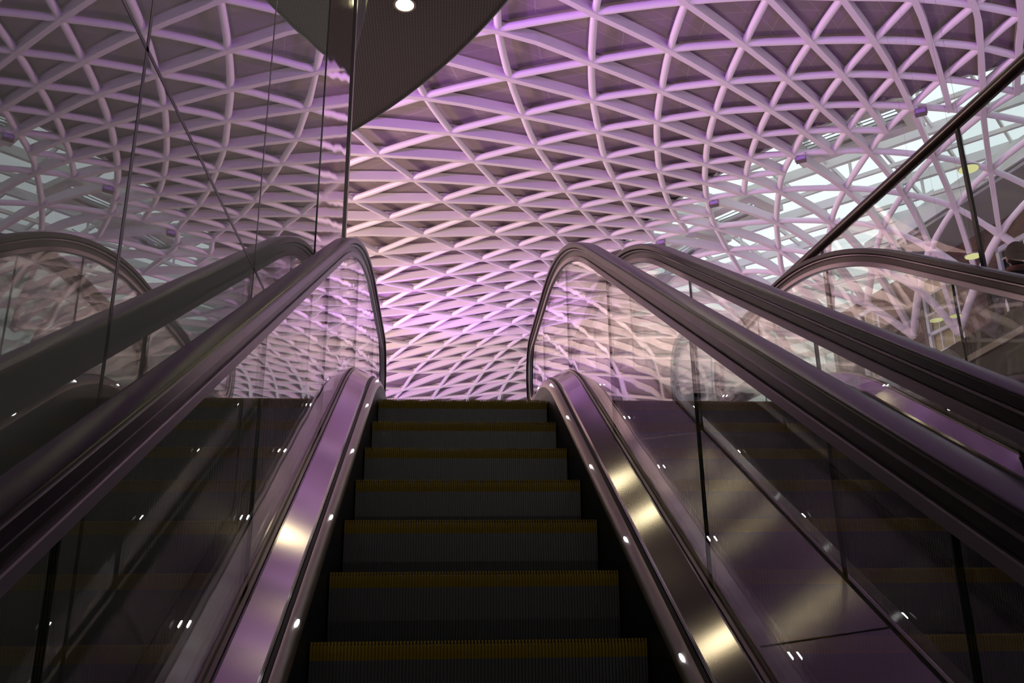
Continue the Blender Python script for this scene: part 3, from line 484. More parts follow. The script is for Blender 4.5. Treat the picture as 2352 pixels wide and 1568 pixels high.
# cladding between the two escalators, one piece split by fine level seams
root = thing('cladding', (.87, YB, zp(YB)-.9), 'sloping brushed metal cladding tinted purple filling the gap between the two escalators', 'cladding')
for a, b in zip([-1.3, .75, 2.42, 3.95, 5.2, 6.6], [.75, 2.42, 3.95, 5.2, 6.6, 8.0]):
    strip([(.694, .205), (CB-.694, .250), (CB-.694, .17), (.694, .17)], a+.004, b-.004, .62, close=True).build('cladding_panel', M['deckflat'], root)
strip([(.694, .165), (CB-.694, .165), (CB-.694, .10), (.694, .10)], YB, YT, .62, close=True).build('backing', M['groove'], root)
root = thing('side_cladding', (-.77, YB, zp(YB)-.9), 'narrow dark metal cladding strip between the left balustrade and the tall glass wall', 'cladding')
strip([(-.694, .20), (-.848, .20), (-.848, .12), (-.694, .12)], YB, 4.70, .62, close=True).build('cladding_panel', M['deckflat'], root)
root = thing('edge_cladding', (2.52, YB, zp(YB)-.9), 'metal cladding strip along the outer side of the right-hand escalator', 'cladding')
strip([(CB+.694, .20), (2.618, .20), (2.618, .10), (CB+.694, .10)], YB, 7.9, .62, close=True).build('cladding_panel', M['deckflat'], root)

# ------------------------------------------------------------------ left glass wall, column, round soffit
ZS = 7.0
gw = thing('glass_wall', (-.85, 2.0, -3.2), 'tall frameless wall of dark tinted glass on the left, mirroring the roof', 'glass wall')
for a, b in zip([-4.0, -.95, .49, 1.93, 3.28], [-.95, .49, 1.93, 3.28, 4.72]):
    for z0_, z1_ in ((-3.2, 1.366), (1.374, ZS)):
        MB().box(-.872, -.85, a+.004, b-.004, z0_, z1_).build('glass_panel', M['darkglass'], gw)
MB().box(-.874, -.849, -4.0, 4.72, 1.363, 1.377).build('glass_joint', M['edge'], gw)
for j in (-.95, .49, 1.93, 3.28):
    MB().box(-.874, -.849, j-.008, j+.008, -3.2, ZS).build('glass_joint', M['edge'], gw)
col = thing('clad_column', (-1.0, 5.1, 1.5), 'tall mirror-polished metal column at the end of the dark glass wall', 'column')
MB().box(-1.25, -.845, 4.74, 6.02, -.5, ZS).build('shaft_cladding', M['chrome'], col)
MB().box(-.858, -.849, 4.725, 4.745, -.5, ZS).build('edge_trim', M['edge'], col)
MB().box(-.848, -.832, 5.99, 6.05, -.5, ZS).build('corner_trim', M['trim'], col)

so = thing('round_soffit', (-1.5, 4.0, ZS), 'dark perforated underside of the round upper floor, top left, with curved edge', 'soffit')
edge = [(-9.1+10.7*math.cos(math.radians(a)), 3.9+10.7*math.sin(math.radians(a))) for a in range(-46, 75, 8)]
def smooth2(pts, n=4):
    out = []
    for i in range(len(pts)-1):
        p0 = pts[max(i-1, 0)]; p1 = pts[i]; p2 = pts[i+1]; p3 = pts[min(i+2, len(pts)-1)]
        for q in range(n):
            t = q/n
            out.append(tuple(.5*(2*p1[d] + (p2[d]-p0[d])*t + (2*p0[d]-5*p1[d]+4*p2[d]-p3[d])*t*t + (3*p1[d]-p0[d]-3*p2[d]+p3[d])*t**3) for d in range(len(p1))))
    out.append(tuple(pts[-1])); return out
poly = smooth2(edge) + [(-7, 14.2), (-7, -4.15)]
N = len(poly)
mk('soffit_panel', [(x, y, ZS) for x, y in poly] + [(x, y, ZS+.04) for x, y in poly],
   [tuple(range(N)), tuple(range(2*N-1, N-1, -1))] + [(i, (i+1) % N, (i+1) % N+N, i+N) for i in range(N)], M['soffit'], so)
mk('floor_slab', [(x, y, ZS+.05) for x, y in poly] + [(x, y, ZS+.7) for x, y in poly],
   [tuple(range(N)), tuple(range(2*N-1, N-1, -1))] + [(i, (i+1) % N, (i+1) % N+N, i+N) for i in range(N)], M['darkpanel'], so)
e2 = smooth2(edge)
m = MB()
m.tube([(x, y, ZS+.01) for x, y in e2], .03, 8)
m.build('edge_trim', M['darkpanel'], so, True)
def downlight(x, y, label, group=None):
    t = thing('downlight', (x, y, ZS), label, 'light', group)
    MB().lathe((x, y, ZS), [(.10, -.012), (.10, .0), (.08, .03), (.02, .03)], 24).build('lamp_disc', M['lamp'], t)
    MB().lathe((x, y, ZS), [(.125, -.004), (.130, -.016), (.105, -.018), (.101, -.004)], 24).build('bezel', M['trim'], t)
    l = bpy.data.lights.new('lamp', 'SPOT'); l.energy = 2.5; l.color = (1, .9, .55); l.spot_size = 1.9; l.spot_blend = .6; l.shadow_soft_size = .09
    lo = bpy.data.objects.new('lamp', l); lo.location = (0, 0, -.03); link(lo, t)
downlight(-.61, 8.67, 'round warm downlight in the dark soffit at the top edge of the photo')
for x, y in ((-.52, 7.95), (-.77, 6.15), (.45, 7.95)):
    downlight(x, y, 'warm downlight in the dark soffit overhead, mirrored in the metal decks', 'overhead downlights')
def pendant(x, y, label):
    t = thing('pendant_lamp', (x, y, ZS), label, 'light', 'pendant lamps above the escalators')
    MB().lathe((x, y, ZS), [(.11, 0), (.13, .02), (.13, .10), (.05, .16), (.02, .2)], 24).build('lamp_shade', M['trim'], t, False)
    MB().lathe((x, y, ZS), [(.10, -.006), (.10, .004)], 24).build('lamp_disc', M['pendlamp'], t)
    MB().tube([(x, y, ZS+.19), (x, y, 11.4)], .008, 6).build('cable', M['edge'], t)
for x, y in ((.98, 8.15), (2.45, 8.0), (2.75, 7.45), (2.9, 6.25)):
    pendant(x, y, 'warm pendant lamp hanging high over the escalators, mirrored in the brushed metal')
for x, y, z, lb in ((5.13, 7.73, 4.5, 'disc imitating downlight reflection in the open lattice, the uppermost, right of the dark barrier post'),
                    (6.38, 9.81, 4.5, 'small disc imitating downlight reflection in front of the brick wall, just above the last handrail'),
                    (7.12, 12.07, 4.5, 'larger yellow disc imitating a downlight reflection by the tall window, below the last handrail'),
                    (8.46, 13.72, 5.2, 'smaller yellow disc imitating a downlight reflection right of the tall window, below the last handrail')):
    t = thing('disc_reflection', (x, y, z), lb, 'light', 'yellow discs imitating downlight reflections over the upper floor')  # glowing disc and cable added in place of a downlight's glass reflection
    MB().lathe((x, y, z), [(.098, 0), (.10, .012), (.06, .03), (.01, .05)], 24).build('lamp_shade', M['stone'], t, True)
    MB().lathe((x, y, z), [(.092, -.008), (.094, .001)], 24).build('lamp_disc', M['discglow'], t)
    MB().tube([(x, y, z+.05), (x, y, 11.6)], .0015, 5).build('cable', M['alu'], t)
# flared dark fascia beside the column
cap = thing('flared_fascia', (-1.6, 7.0, 4.4), 'small dark curved fascia hanging under the soffit, just right of the polished column', 'fascia')
for q, pr in enumerate(([(.34, 0), (.52, .3), (.66, .7), (.745, 1.2), (.775, 1.53)], [(.775, 1.55), (.785, 1.9), (.775, 2.25), (.75, 2.59)])):
    MB().lathe((-1.62, 7.0, 4.4), pr, 48).build('fascia_panel', M['darkpanel'], cap, True)

# ------------------------------------------------------------------ roof lattice
NODES = {}
for t in NODE_TXT.split(';'):
    a, b, x, y, z = t.split(',')
    NODES[(int(a), int(b))] = Vector((float(x), float(y), float(z)))
RC = (20.7, 29.6)
def roof_z(r):
    z = 12.0
    if r < 13: z -= .45*(13-r)**2/max(r-3.5, .05)
    if r > 24: z -= .012*(r-24)**2
    return z
rank = lambda k: k[0] + 2*k[1]
def runs(order, jump):
    """split a list of node keys into unbroken runs"""
    out = []; cur = []
    for k in order:
        if cur and (NODES[k]-NODES[cur[-1]]).length > jump: out.append(cur); cur = []
        cur.append(k)
    if cur: out.append(cur)
    return [r for r in out if len(r) > 1]
def spline(ks, n=3):
    return [Vector(p) for p in smooth2([tuple(NODES[k]) for k in ks], n)]
lat = thing('roof_lattice', (RC[0], RC[1], 12), 'white steel lattice of flat beams and round tubes spanning the whole roof, lit violet', 'roof frame')
fam_a = {}; fam_b = {}; fam_c = {}
for k in NODES:
    fam_a.setdefault(k[0], []).append(k); fam_c.setdefault(k[1], []).append(k); fam_b.setdefault(k[0]+k[1], []).append(k)
BW, BH = .125, .25
for i in sorted(fam_a):
    for r in runs(sorted(fam_a[i], key=lambda k: k[1]), 5.5):
        pts = spline(r)
        m = MB(); rings = []
        for q, p in enumerate(pts):
            t = pts[min(q+1, len(pts)-1)] - pts[max(q-1, 0)]; t.normalize()
            rad = Vector((p.x-RC[0], p.y-RC[1], 0)); rr = rad.length
            sl = (roof_z(rr+.05)-roof_z(rr-.05))/.1
            nrm = Vector((-sl*rad.x/rr, -sl*rad.y/rr, 1)).normalized()
            sd = t.cross(nrm).normalized(); nrm = sd.cross(t).normalized()
            rings.append([p + sd*BW/2, p + sd*BW/2 + nrm*BH, p - sd*BW/2 + nrm*BH, p - sd*BW/2])
        vs = [v for R in rings for v in R]
        fs = [(a*4+b, a*4+(b+1) % 4, a*4+4+(b+1) % 4, a*4+4+b) for a in range(len(rings)-1) for b in range(4)] + [(0, 1, 2, 3), tuple(range(len(vs)-4, len(vs)))]
        m.add(vs, fs); m.build('flat_beam', M['steel'], lat)
def tubes(fam, key, jump):
    for i in sorted(fam):
        for r in runs(sorted(fam[i], key=key), jump):
            pts = spline(r); radii = []
            for q in range(len(pts)):
                k0 = r[min(q//3, len(r)-1)]
                radii.append(.084 if rank(k0) < 21 else .115)
            m = MB().tube([p + Vector((0, 0, .102)) for p in pts], .09, 12, True, radii)
            m.build('lattice_tube', M['tubew'], lat, True)
tubes(fam_c, lambda k: k[0], 4.6)
tubes(fam_b, lambda k: k[1], 4.6)
# slim conduits that run above the tubes in the panelled zone
for s in sorted(fam_b):
    ks = [k for k in sorted(fam_b[s], key=lambda k: k[1]) if rank(k) <= 11]
    for r in runs(ks, 4.6):
        m = MB()
        P = spline(r)
        off = [Vector((-(P[min(q+1, len(P)-1)]-P[max(q-1, 0)]).y, (P[min(q+1, len(P)-1)]-P[max(q-1, 0)]).x, 0)).normalized()*.17 + Vector((0, 0, .275)) for q in range(len(P))]
        m.tube([p+o for p, o in zip(P, off)], .018, 6)
        m.build('conduit', M['conduit'], lat)

# panelled soffit of the roof above the lattice
vs = []; fs = []; uv = []
H = .32
def tri(a, b, c):
    base = len(vs)
    for k in (a, b, c): vs.append(NODES[k] + Vector((0, 0, H)))
    fs.append((base, base+1, base+2)); uv.extend([(0, 0), (1, 0), (0, 1)])
for (i, j) in list(NODES):
    if rank((i, j)) > 11: continue
    for q in (((i, j), (i, j+1), (i-1, j+1)), ((i, j), (i+1, j), (i, j+1))):
        if all(k in NODES and rank(k) <= 11 for k in q): tri(*q)
ce = tag(mk('ceiling', vs, fs, M['panel'], None, loc=(10, 25, 12), uvs=uv), kind='structure')
# outer roof to the perimeter, and a weather skin over the panels that stops daylight
m = MB(); n = 96; rings = [27.5, 32, 38, 44, 52, 60]
vv = []
rad_z = lambda r: max(roof_z(r), 12-.012*(36-24)**2-(r-36)*.5 if r > 36 else -9) + .55
for r in [15.35, 18, 23] + rings:
    for k in range(n):
        a = 2*math.pi*k/n; vv.append((RC[0]+r*math.cos(a), RC[1]+r*math.sin(a), rad_z(r)))
ff = [(i*n+k, i*n+(k+1) % n, (i+1)*n+(k+1) % n, (i+1)*n+k) for i in range(len(rings)+2) for k in range(n)]
def behind_wall(x, y): return (x-17.4)*.984 + (y-28.06)*.18 > 1.0
ff = [q for q in ff if not all(behind_wall(vv[v][0], vv[v][1]) for v in q)]
m.add(vv, ff)
tag(m.build('roof', M['roof'], None, loc=(RC[0], RC[1], 12)), kind='structure')

# ------------------------------------------------------------------ rooflight over the funnel
ZG = 14.02
sk = thing('rooflight', (RC[0]-6, RC[1]-4, ZG), 'glazed rooflight with pale glazing bars above the open lattice of the funnel', 'skylight')
d1 = Vector((math.cos(-.77), math.sin(-.77), 0)); d2 = Vector((-d1.y, d1.x, 0)); c0 = Vector((RC[0], RC[1], ZG)); RR = 16.2
def chord(off, d, s):
    if abs(off) >= RR: return None
    h = math.sqrt(RR*RR-off*off)
    return c0 + s*off - d*h, c0 + s*off + d*h
off = -15.6
while off < 15.6:
    q = chord(off, d1, d2)
    if q:
        MB().bar(q[0], q[1], .16, .30).build('main_bar', M['glazebar'], sk)
        MB().bar(q[0]+Vector((0, 0, -.75)), q[1]+Vector((0, 0, -.75)), .10, .12).build('tie_bar', M['glazebar'], sk)
        m = MB(); L = (q[1]-q[0]).length; t = 1.2
        while t < L-1:
            p = q[0] + d1*t; m.bar(p + Vector((0, 0, -.75)), p, .07, .07, up=(1, 0, 0))
            m.bar(p + Vector((0, 0, -.72)), p + d2*1.3, .05, .05); t += 3.1
        m.build('strut', M['glazebar'], sk)
    off += 2.6
off = -15.0
while off < 15.6:
    q = chord(off, d2, d1)
    if q: MB().bar(q[0]+Vector((0, 0, .08)), q[1]+Vector((0, 0, .08)), .07, .16).build('cross_bar', M['glazebar'], sk)
    off += 1.55
m = MB(); n = 64
m.add([(c0.x+RR*math.cos(2*math.pi*k/n), c0.y+RR*math.sin(2*math.pi*k/n), ZG+.17) for k in range(n)], [tuple(range(n))])
m.build('glazing', M['skyglass'], sk)
# upstand ring between panels and rooflight
m = MB(); n = 96
def ring(r0, r1, z0, z1):
    v = [(RC[0]+r*math.cos(2*math.pi*k/n), RC[1]+r*math.sin(2*math.pi*k/n), z) for r, z in ((r0, z0), (r1, z0), (r1, z1), (r0, z1)) for k in range(n)]
    m.add(v, [(a*n+k, a*n+(k+1) % n, ((a+1) % 4)*n+(k+1) % n, ((a+1) % 4)*n+k) for a in range(4) for k in range(n)])
ring(15.3, 15.4, 12.40, ZG+.1); ring(15.35, 16.4, ZG-.05, ZG+.15)
m.build('upstand_ring', M['sheet'], sk)

# smoke vents: box frames with slats hung under the rooflight along the rim
def vent(x, y, L, W, rz, label):
    z = 12.85
    t = thing('roof_vent', (x, y, z), label, 'vent', 'slatted vents along the rooflight rim')
    d = Vector((math.cos(rz), math.sin(rz), 0)); s = Vector((-d.y, d.x, 0)); c = Vector((x, y, z)); u = Vector((0, 0, 1))
    m = MB()
    for sg in (-1, 1):
        m.obox(c + s*sg*(W/2+.18), d, s, u, L/2+.36, .18, .10); m.obox(c + d*sg*(L/2+.18), d, s, u, .18, W/2, .10)
        m.obox(c + s*sg*(W/2+.02) + u*.1, d, s, u, L/2, .02, .1); m.obox(c + d*sg*(L/2+.02) + u*.1, d, s, u, .02, W/2, .1)
    m.build('frame', M['sheet'], t)
    nS = max(4, int(W/.16))
    for q in range(nS):
        MB().obox(c + s*(-W/2 + (q+.5)*W/nS) + u*.18, d, s*.8+u*.6, u*.8-s*.6, L/2, .05, .008).build('slat', M['slat'], t)
for x, y, L, W, rz, lb in (
    (10.55, 20.25, 2.6, 1.0, -.77, 'slatted roof vent at the rooflight rim, the uppermost of the row'),
    (8.95, 25.1, 1.7, .9, -.95, 'slatted roof vent in the pale corner frame left of the open lattice'),
    (8.1, 27.7, 1.9, .9, -1.15, 'low slatted roof vent just above the second handrail')):
    vent(x, y, L, W, rz, lb)

# floodlights clamped to the rim nodes
def flood(k, label):
    p = NODES[k] + Vector((.18, -.05, -.10))
    t = thing('floodlight', p, label, 'floodlight', 'floodlights on the lattice rim')
    d = Vector((-.45, -.75, .35)).normalized(); s = d.cross(Vector((0, 0, 1))).normalized(); u = s.cross(d)
    MB().obox(p, d, s, u, .06, .13, .075).build('housing', M['fixture'], t)
    m = MB()
    for sg in (-1, 1): m.obox(p + s*sg*.14 + Vector((0, 0, .05)), d, s, u, .03, .012, .11)
    m.obox(p + Vector((0, 0, .15)), d, s, u, .04, .15, .012); m.build('bracket', M['conduit'], t)
    MB().obox(p + d*.064, d, s, u, .006, .11, .06).build('lens', M['lens'], t)
flood((5, 3), 'small floodlight on the lattice rim, the lower left one above the handrails')
flood((1, 5), 'small floodlight on the lattice rim, the middle one of the row')
flood((-3, 7), 'small purple-lit floodlight on the lattice rim, the upper right one under the dark rail')
flood((9, 1), 'small floodlight on the lattice rim just above the second handrail')

# ------------------------------------------------------------------ brick building beyond the funnel
W0 = Vector((17.4, 28.06, 0)); WD = Vector((.18, -.984, 0)); WN = Vector((-.984, -.18, 0)); UZ = Vector((0, 0, 1))
wins = [(-1.45, .30, 8.3, 12.6), (2.2, 3.9, 9.6, 12.2), (-5.2, -3.9, 8.3, 12.6), (5.9, 7.4, 8.3, 12.6)]
u0, u1, z0, z1 = -7.0, 18.0, -6.0, 13.05
us = sorted({u0, u1} | {w[0] for w in wins} | {w[1] for w in wins}); zs = sorted({z0, z1} | {w[2] for w in wins} | {w[3] for w in wins})
vs = []; fs = []; uv = []
for a, b in zip(us, us[1:]):
    for c, d in zip(zs, zs[1:]):
        if any(w[0] <= a and b <= w[1] and w[2] <= c and d <= w[3] for w in wins): continue
        base = len(vs)
        for (uu, zz) in ((a, c), (b, c), (b, d), (a, d)):
            vs.append(W0 + WD*uu + UZ*zz); uv.append((uu, zz))
        fs.append((base, base+1, base+2, base+3))
for w in wins:   # reveals
    for (ua, za, ub, zb) in ((w[0], w[2], w[1], w[2]), (w[0], w[3], w[1], w[3]), (w[0], w[2], w[0], w[3]), (w[1], w[2], w[1], w[3])):
        base = len(vs)
        vs += [W0+WD*ua+UZ*za, W0+WD*ub+UZ*zb, W0+WD*ub+UZ*zb-WN*.35, W0+WD*ua+UZ*za-WN*.35]
        uv += [(0, 0), (1, 0), (1, .3), (0, .3)]; fs.append((base, base+1, base+2, base+3))
tag(mk('wall_right', vs, fs, M['brick'], None, loc=W0, uvs=uv), kind='structure')
for q, w in enumerate(wins):
    root = tag(MB().build('window_%d' % (q+1), M['winframe'], None), kind='structure')
    root.location = W0 + WD*w[0] + UZ*w[2]
    def slab(ua, ub, za, zb, dep, th): 
        c = W0 + WD*(ua+ub)/2 + UZ*(za+zb)/2 - WN*dep
        return (c, WD, UZ, WN, (ub-ua)/2, (zb-za)/2, th)
    m = MB()
    for (ua, ub, za, zb) in ((w[0], w[0]+.14, w[2], w[3]), (w[1]-.14, w[1], w[2], w[3]), (w[0], w[1], w[2], w[2]+.14), (w[0], w[1], w[3]-.16, w[3]), (w[0], w[1], (w[2]+w[3])/2-.06, (w[2]+w[3])/2+.06)):
        m.obox(*slab(ua, ub, za, zb, .08, .06))
    m.build('window_frame', M['winframe'], root)
    m = MB()
    nb = 3
    for x in range(1, nb): m.obox(*slab(w[0]+(w[1]-w[0])*x/nb-.02, w[0]+(w[1]-w[0])*x/nb+.02, w[2], w[3], .09, .03))
    for x in range(1, 6): m.obox(*slab(w[0], w[1], w[2]+(w[3]-w[2])*x/6-.02, w[2]+(w[3]-w[2])*x/6+.02, .09, .03))
    m.build('glazing_bars', M['winframe'], root)
    MB().obox(*slab(w[0], w[1], w[2], w[3], .20, .01)).build('blind', M['blind'] if q != 1 else M['windark'], root)
m = MB()
cz0, cz1, pr = 13.05, 13.82, 2.1
c = W0 + WD*8.2 + UZ*(cz0+cz1)/2 + WN*pr/2
m.obox(c + UZ*.06, WD, WN, UZ, 9.6, pr/2, (cz1-cz0)/2-.06)
tag(m.build('trim_1', M['stone'], None, loc=c), kind='structure')
m = MB().obox(W0 + WD*8.2 + UZ*cz0 + WN*(pr/2-.03), WD, WN, UZ, 9.55, pr/2-.03, .05)
tag(m.build('trim_2', M['stonegrey'], None, loc=c), kind='structure')
# a pale tower block outside, seen through the rooflight
tb = thing('tower_block', (44, 30, -5), 'pale grey building outside, faint through the rooflight at far right', 'building')
MB().box(39, 50, 24, 36, -5, 40).build('facade', M['sheet'], tb)

# ------------------------------------------------------------------ upper floor, its edge balustrade, lower walls
m = MB()
m.box(2.70, 17.0, -4.0, 8.4, 1.0, 1.5); m.box(-30, 17.0, 8.4, 58, 1.0, 1.5)
tag(m.build('floor', M['floor'], None, loc=(8, 10, 1.5)), kind='structure')
m = MB().box(2.62, 2.70, -4, 8.4, 1.40, 1.5)
tag(m.build('trim_3', M['fascia'], None, loc=(2.66, 2, 1.45)), kind='structure')
m = MB().box(2.615, 2.70, -4, 8.4, 1.365, 1.398)
tag(m.build('trim_4', M['fasciatrim'], None, loc=(2.66, 2, 1.38)), kind='structure')
m = MB().box(2.63, 2.70, -4, 8.4, -5, 1.36)
tag(m.build('wall_side', M['fascia'], None, loc=(2.66, 2, -2)), kind='structure')
m = MB().box(-1.45, -1.35, -4, 5.6, -6, ZS)
tag(m.build('wall_left', M['dark'], None, loc=(-1.4, 1, 0)), kind='structure')
m = MB().box(-7, 5.5, -4.4, -4.2, -6, ZS)  # unseen dark wall added to keep sky light off the steps
tag(m.build('light_block_back', M['dark'], None, loc=(0, -4.3, 0)), kind='structure')
m = MB().box(-7, 5.5, -4.4, 8.4, -6.2, -6)
tag(m.build('floor_lower', M['floor'], None, loc=(0, 0, -6)), kind='structure')

ba = thing('edge_balustrade', (2.66, 5.0, 1.5), 'glass barrier with dark round handrail cutting diagonally across the upper right', 'balustrade')
P0, P1 = Vector((2.80, 2.45, 2.69)), Vector((2.52, 6.9, 2.71))
MB().tube([P0 - (P1-P0)*.3, P0, P1, P1 + Vector((.0, .06, -.03))], .036, 16).build('handrail', M['wood'], ba, True)
jy = [1.0, 2.55, 4.17, 5.80, 6.85]
gxp = lambda y: 2.80 + (2.52-2.80)*(y-2.45)/(6.9-2.45)
for a, b in zip(jy, jy[1:]):
    m = MB(); A = Vector((gxp(a+.012), a+.012, 0)); B = Vector((gxp(b-.012), b-.012, 0))
    m.bar(A + UZ*2.08, B + UZ*2.08, .012, 1.16); m.build('glass_panel', M['glass2'], ba)
for j in jy[1:-1]:
    MB().box(gxp(j)-.008, gxp(j)+.008, j-.013, j+.013, 1.45, 2.66).build('glass_joint', M['edge'], ba)
# tall glass screen mullion behind the barrier
# ------------------------------------------------------------------ people
def person(label, root_loc, yaw_, hgt, coat, hairm, scarf=None, arm_out=0.0, hand_dz=0.0, glove=None):
    t = thing('person', root_loc, label, 'person')
    R = Matrix.Rotation(yaw_, 3, 'Z'); k = hgt/1.75; base = Vector(root_loc)
    W = lambda x, y, z: base + R @ (Vector((x, y, z))*k)
    def skin(nm, J, E, mat_):
        me = bpy.data.meshes.new(nm)
        me.from_pydata([tuple(W(*p[:3]) - base) for p in J], E, []); me.materials.append(mat_)
        o = bpy.data.objects.new(nm, me); link(o, t)
        sm = o.modifiers.new('skin', 'SKIN'); sm.use_smooth_shade = True
        for v, p in zip(me.skin_vertices[0].data, J):
            v.radius = (p[3]*k, (p[4] if len(p) > 4 else p[3])*k); v.use_root = False
        me.skin_vertices[0].data[0].use_root = True
        o.modifiers.new('subd', 'SUBSURF').levels = 2; o.modifiers['subd'].render_levels = 2
        return o
    a = arm_out
    J = [(0, 0, .95, .155, .12), (0, .0, 1.12, .15, .11), (0, .01, 1.30, .17, .115), (0, .0, 1.43, .15, .09), (0, .0, 1.50, .065),
         (.17, 0, 1.42, .07), (.235, -.02, 1.18, .058), (.245+a, .06, .95+hand_dz, .05),
         (-.17, 0, 1.42, .07), (-.235, -.02, 1.18, .058), (-.245-a, .06, .95+hand_dz, .05),
         (.09, 0, .86, .10), (.10, .02, .48, .07), (.10, -.02, .10, .05), (.10, .10, .045, .045),
         (-.09, 0, .86, .10), (-.10, .0, .48, .07), (-.10, -.03, .10, .05), (-.10, .09, .045, .045)]
    E = [(0,1),(1,2),(2,3),(3,4),(3,5),(5,6),(6,7),(3,8),(8,9),(9,10),(0,11),(11,12),(12,13),(13,14),(0,15),(15,16),(16,17),(17,18)]
    skin('body', J, E, coat)
    # head with nose, ears
    hd = MB()
    def ell(c, rx, ry, rz, n=20, mfn=None):
        vs = []; fs = []
        for i in range(n+1):
            th = math.pi*i/n
            for j in range(n):
                ph = 2*math.pi*j/n
                p = Vector((rx*math.sin(th)*math.cos(ph), ry*math.sin(th)*math.sin(ph), rz*math.cos(th)))
                vs.append(W(*(Vector(c)+p)))
        for i in range(n):
            for j in range(n):
                fs.append((i*n+j, i*n+(j+1) % n, (i+1)*n+(j+1) % n, (i+1)*n+j))
        return vs, fs
    hd.add(*ell((0, .015, 1.625), .073, .092, .115)); hd.add(*ell((0, .11, 1.605), .014, .022, .024, 10))
    for sg in (-1, 1): hd.add(*ell((sg*.076, .01, 1.61), .012, .022, .034, 10))
    for sg in (-1, 1): hd.add(*ell((sg*.03, .098, 1.635), .012, .008, .008, 8))
    hd.add(*ell((0, .098, 1.565), .026, .01, .009, 8))
    hd.tube([W(0, 0, 1.46), W(0, .005, 1.56)], .055*k, 14)
    hd.build('head', M['skin'], t, True)
    hm = MB(); hm.add(*ell((0, -.004, 1.652), .086, .098, .106)); hm.add(*ell((0, -.03, 1.60), .080, .075, .085)); hm.build('knit_hat', hairm, t, True)
    if scarf:
        ring_ = [W(.085*math.cos(q*math.pi/8), .008+.085*math.sin(q*math.pi/8), 1.505+.015*math.sin(q*math.pi/8)) for q in range(17)]
        MB().tube(ring_, .030*k, 10, False).build('scarf', scarf, t, True)
    # hands: palm and five fingers
    for sg in (-1, 1):
        hx = sg*(.245+a)
        Jh = [(hx, .062, .985, .030, .020), (hx, .085, .87, .036, .015)]
        Eh = [(0, 1)]
        for q in range(4):
            o_ = (q-1.5)*.018; L = (.055, .07, .075, .062)[q]; b0 = len(Jh)
            Jh += [(hx, .085+o_, .845, .0095), (hx-sg*.006, .085+o_*1.1, .845-L*.55, .0085), (hx-sg*.018, .085+o_*1.1, .845-L, .0075)]
            Eh += [(1, b0), (b0, b0+1), (b0+1, b0+2)]
        b0 = len(Jh); Jh += [(hx-sg*.012, .118, .885, .011), (hx-sg*.02, .135, .855, .0095), (hx-sg*.022, .14, .83, .008)]
        Eh += [(1, b0), (b0, b0+1), (b0+1, b0+2)]
        Jh = [(p[0], p[1], p[2]+hand_dz) + tuple(p[3:]) for p in Jh]
        skin('hand', Jh, Eh, glove or M['skin'])
    return t
person('person in black coat and brown knit hat, seen from behind at the right edge', (4.78, 6.80, 1.5), -.35, 1.74, M['coat'], M['hair'], M['scarf'])
person('person in brown coat riding the right-hand escalator, only a gloved hand inside the frame', (2.06, 2.50, zp(2.43, .26)), .0, 1.74, M['brown'], M['hair'], None, .17, -.12, M['brown'])

# ------------------------------------------------------------------ light
w = bpy.data.worlds.new('overcast'); bpy.context.scene.world = w; w.use_nodes = True
nt = w.node_tree; nt.nodes.clear()
ow = nt.nodes.new('ShaderNodeOutputWorld'); bg = nt.nodes.new('ShaderNodeBackground')
tc = nt.nodes.new('ShaderNodeTexCoord'); no = nt.nodes.new('ShaderNodeTexNoise'); no.inputs['Scale'].default_value = 2.5; no.inputs['Detail'].default_value = 3
cr = nt.nodes.new('ShaderNodeValToRGB')
cr.color_ramp.elements[0].position = .3; cr.color_ramp.elements[0].color = (.80, .87, .90, 1)
cr.color_ramp.elements[1].position = .7; cr.color_ramp.elements[1].color = (.93, .97, 1, 1)
nt.links.new(tc.outputs['Generated'], no.inputs[0]); nt.links.new(no.outputs[0], cr.inputs[0])
nt.links.new(cr.outputs[0], bg.inputs[0]); nt.links.new(bg.outputs[0], ow.inputs[0])
bg.inputs[1].default_value = 1.2

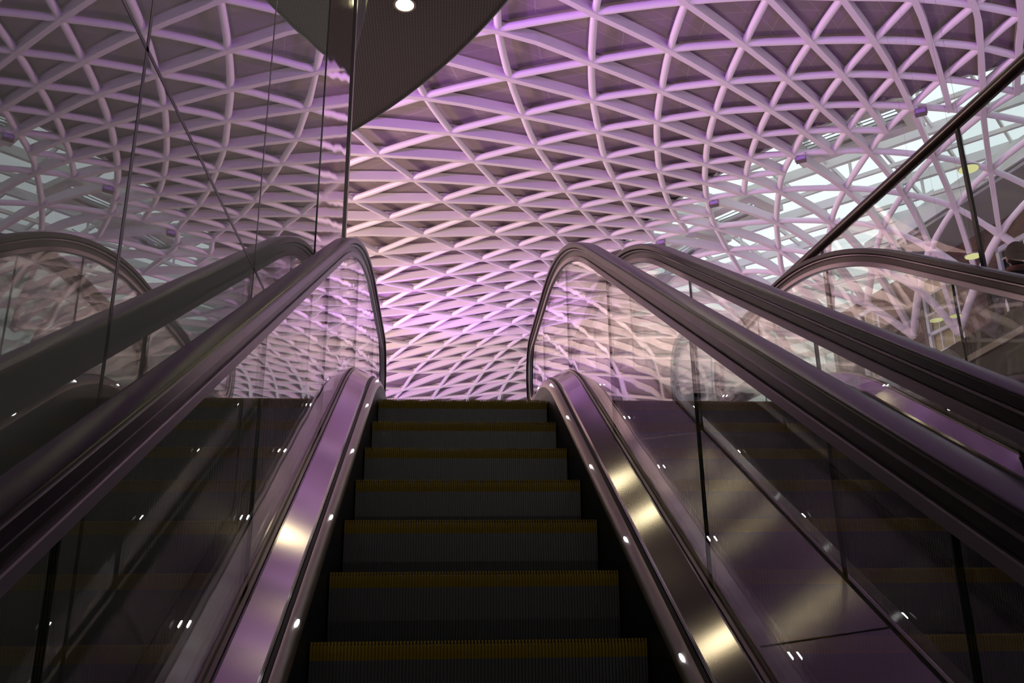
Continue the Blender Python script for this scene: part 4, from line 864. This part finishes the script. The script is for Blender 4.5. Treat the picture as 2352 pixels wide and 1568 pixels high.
def lamp(name, kind, loc, target, energy, color, size=1.0, spot=None):
    l = bpy.data.lights.new(name, kind); l.energy = energy; l.color = color
    if kind == 'AREA': l.shape = 'DISK'; l.size = size
    else: l.shadow_soft_size = size
    if spot: l.spot_size = spot; l.spot_blend = .8
    o = bpy.data.objects.new(name, l); o.location = loc
    o.rotation_euler = (Vector(target)-Vector(loc)).to_track_quat('-Z', 'Y').to_euler()
    link(o); return o
VI = (.55, .16, 1.0); PK = (1.0, .71, .61)
lamp('violet_uplight', 'SPOT', (-7, 11.5, 8.2), (1, 15.5, 12.2), 2500, VI, .25, 1.9)
lamp('violet_uplight', 'SPOT', (-5, 6.5, 8.2), (4, 9.5, 12.2), 2200, VI, .25, 1.9)
lamp('violet_uplight', 'SPOT', (-13, 27, 6.5), (3, 29, 12), 300, VI, .3, 1.6)
lamp('violet_uplight', 'SPOT', (-7, 33, 5.0), (0, 31, 12), 5200, VI, .25, .95)
lamp('violet_uplight', 'SPOT', (-11, 40, 5.0), (2, 40, 11), 3600, VI, .3, 1.6)
lamp('violet_uplight', 'SPOT', (10, 7, 1.9), (9, 12, 12), 1000, VI, .3, 1.7)
lamp('warm_fill', 'AREA', (-14, 20, 6.5), (2, 24, 12), 1900, PK, 2.0)  # unseen pink area fills added to brighten the lattice
lamp('warm_fill', 'AREA', (-11, 33, 6.0), (3, 36, 12), 1100, PK, 2.0)
lamp('warm_fill', 'AREA', (4, 16, 1.9), (4, 20, 12), 200, PK, 2.5)
lamp('step_fill', 'POINT', (.6, -3.2, 2.6), (0, 0, 0), 42, (1, .90, .78), .25)  # unseen fill added behind the camera to lift the dark risers

sc = bpy.context.scene
sc.view_settings.view_transform = 'Standard'; sc.view_settings.look = 'None'
sc.view_settings.exposure = 0.0; sc.view_settings.gamma = 1.0; sc.view_settings.use_curve_mapping = False
sc.cycles.max_bounces = 10; sc.cycles.transparent_max_bounces = 24; sc.cycles.glossy_bounces = 5; sc.cycles.diffuse_bounces = 3
sc.cycles.caustics_reflective = False; sc.cycles.caustics_refractive = False
sc.cycles.sample_clamp_indirect = 4.0
sc.cycles.use_denoising = True
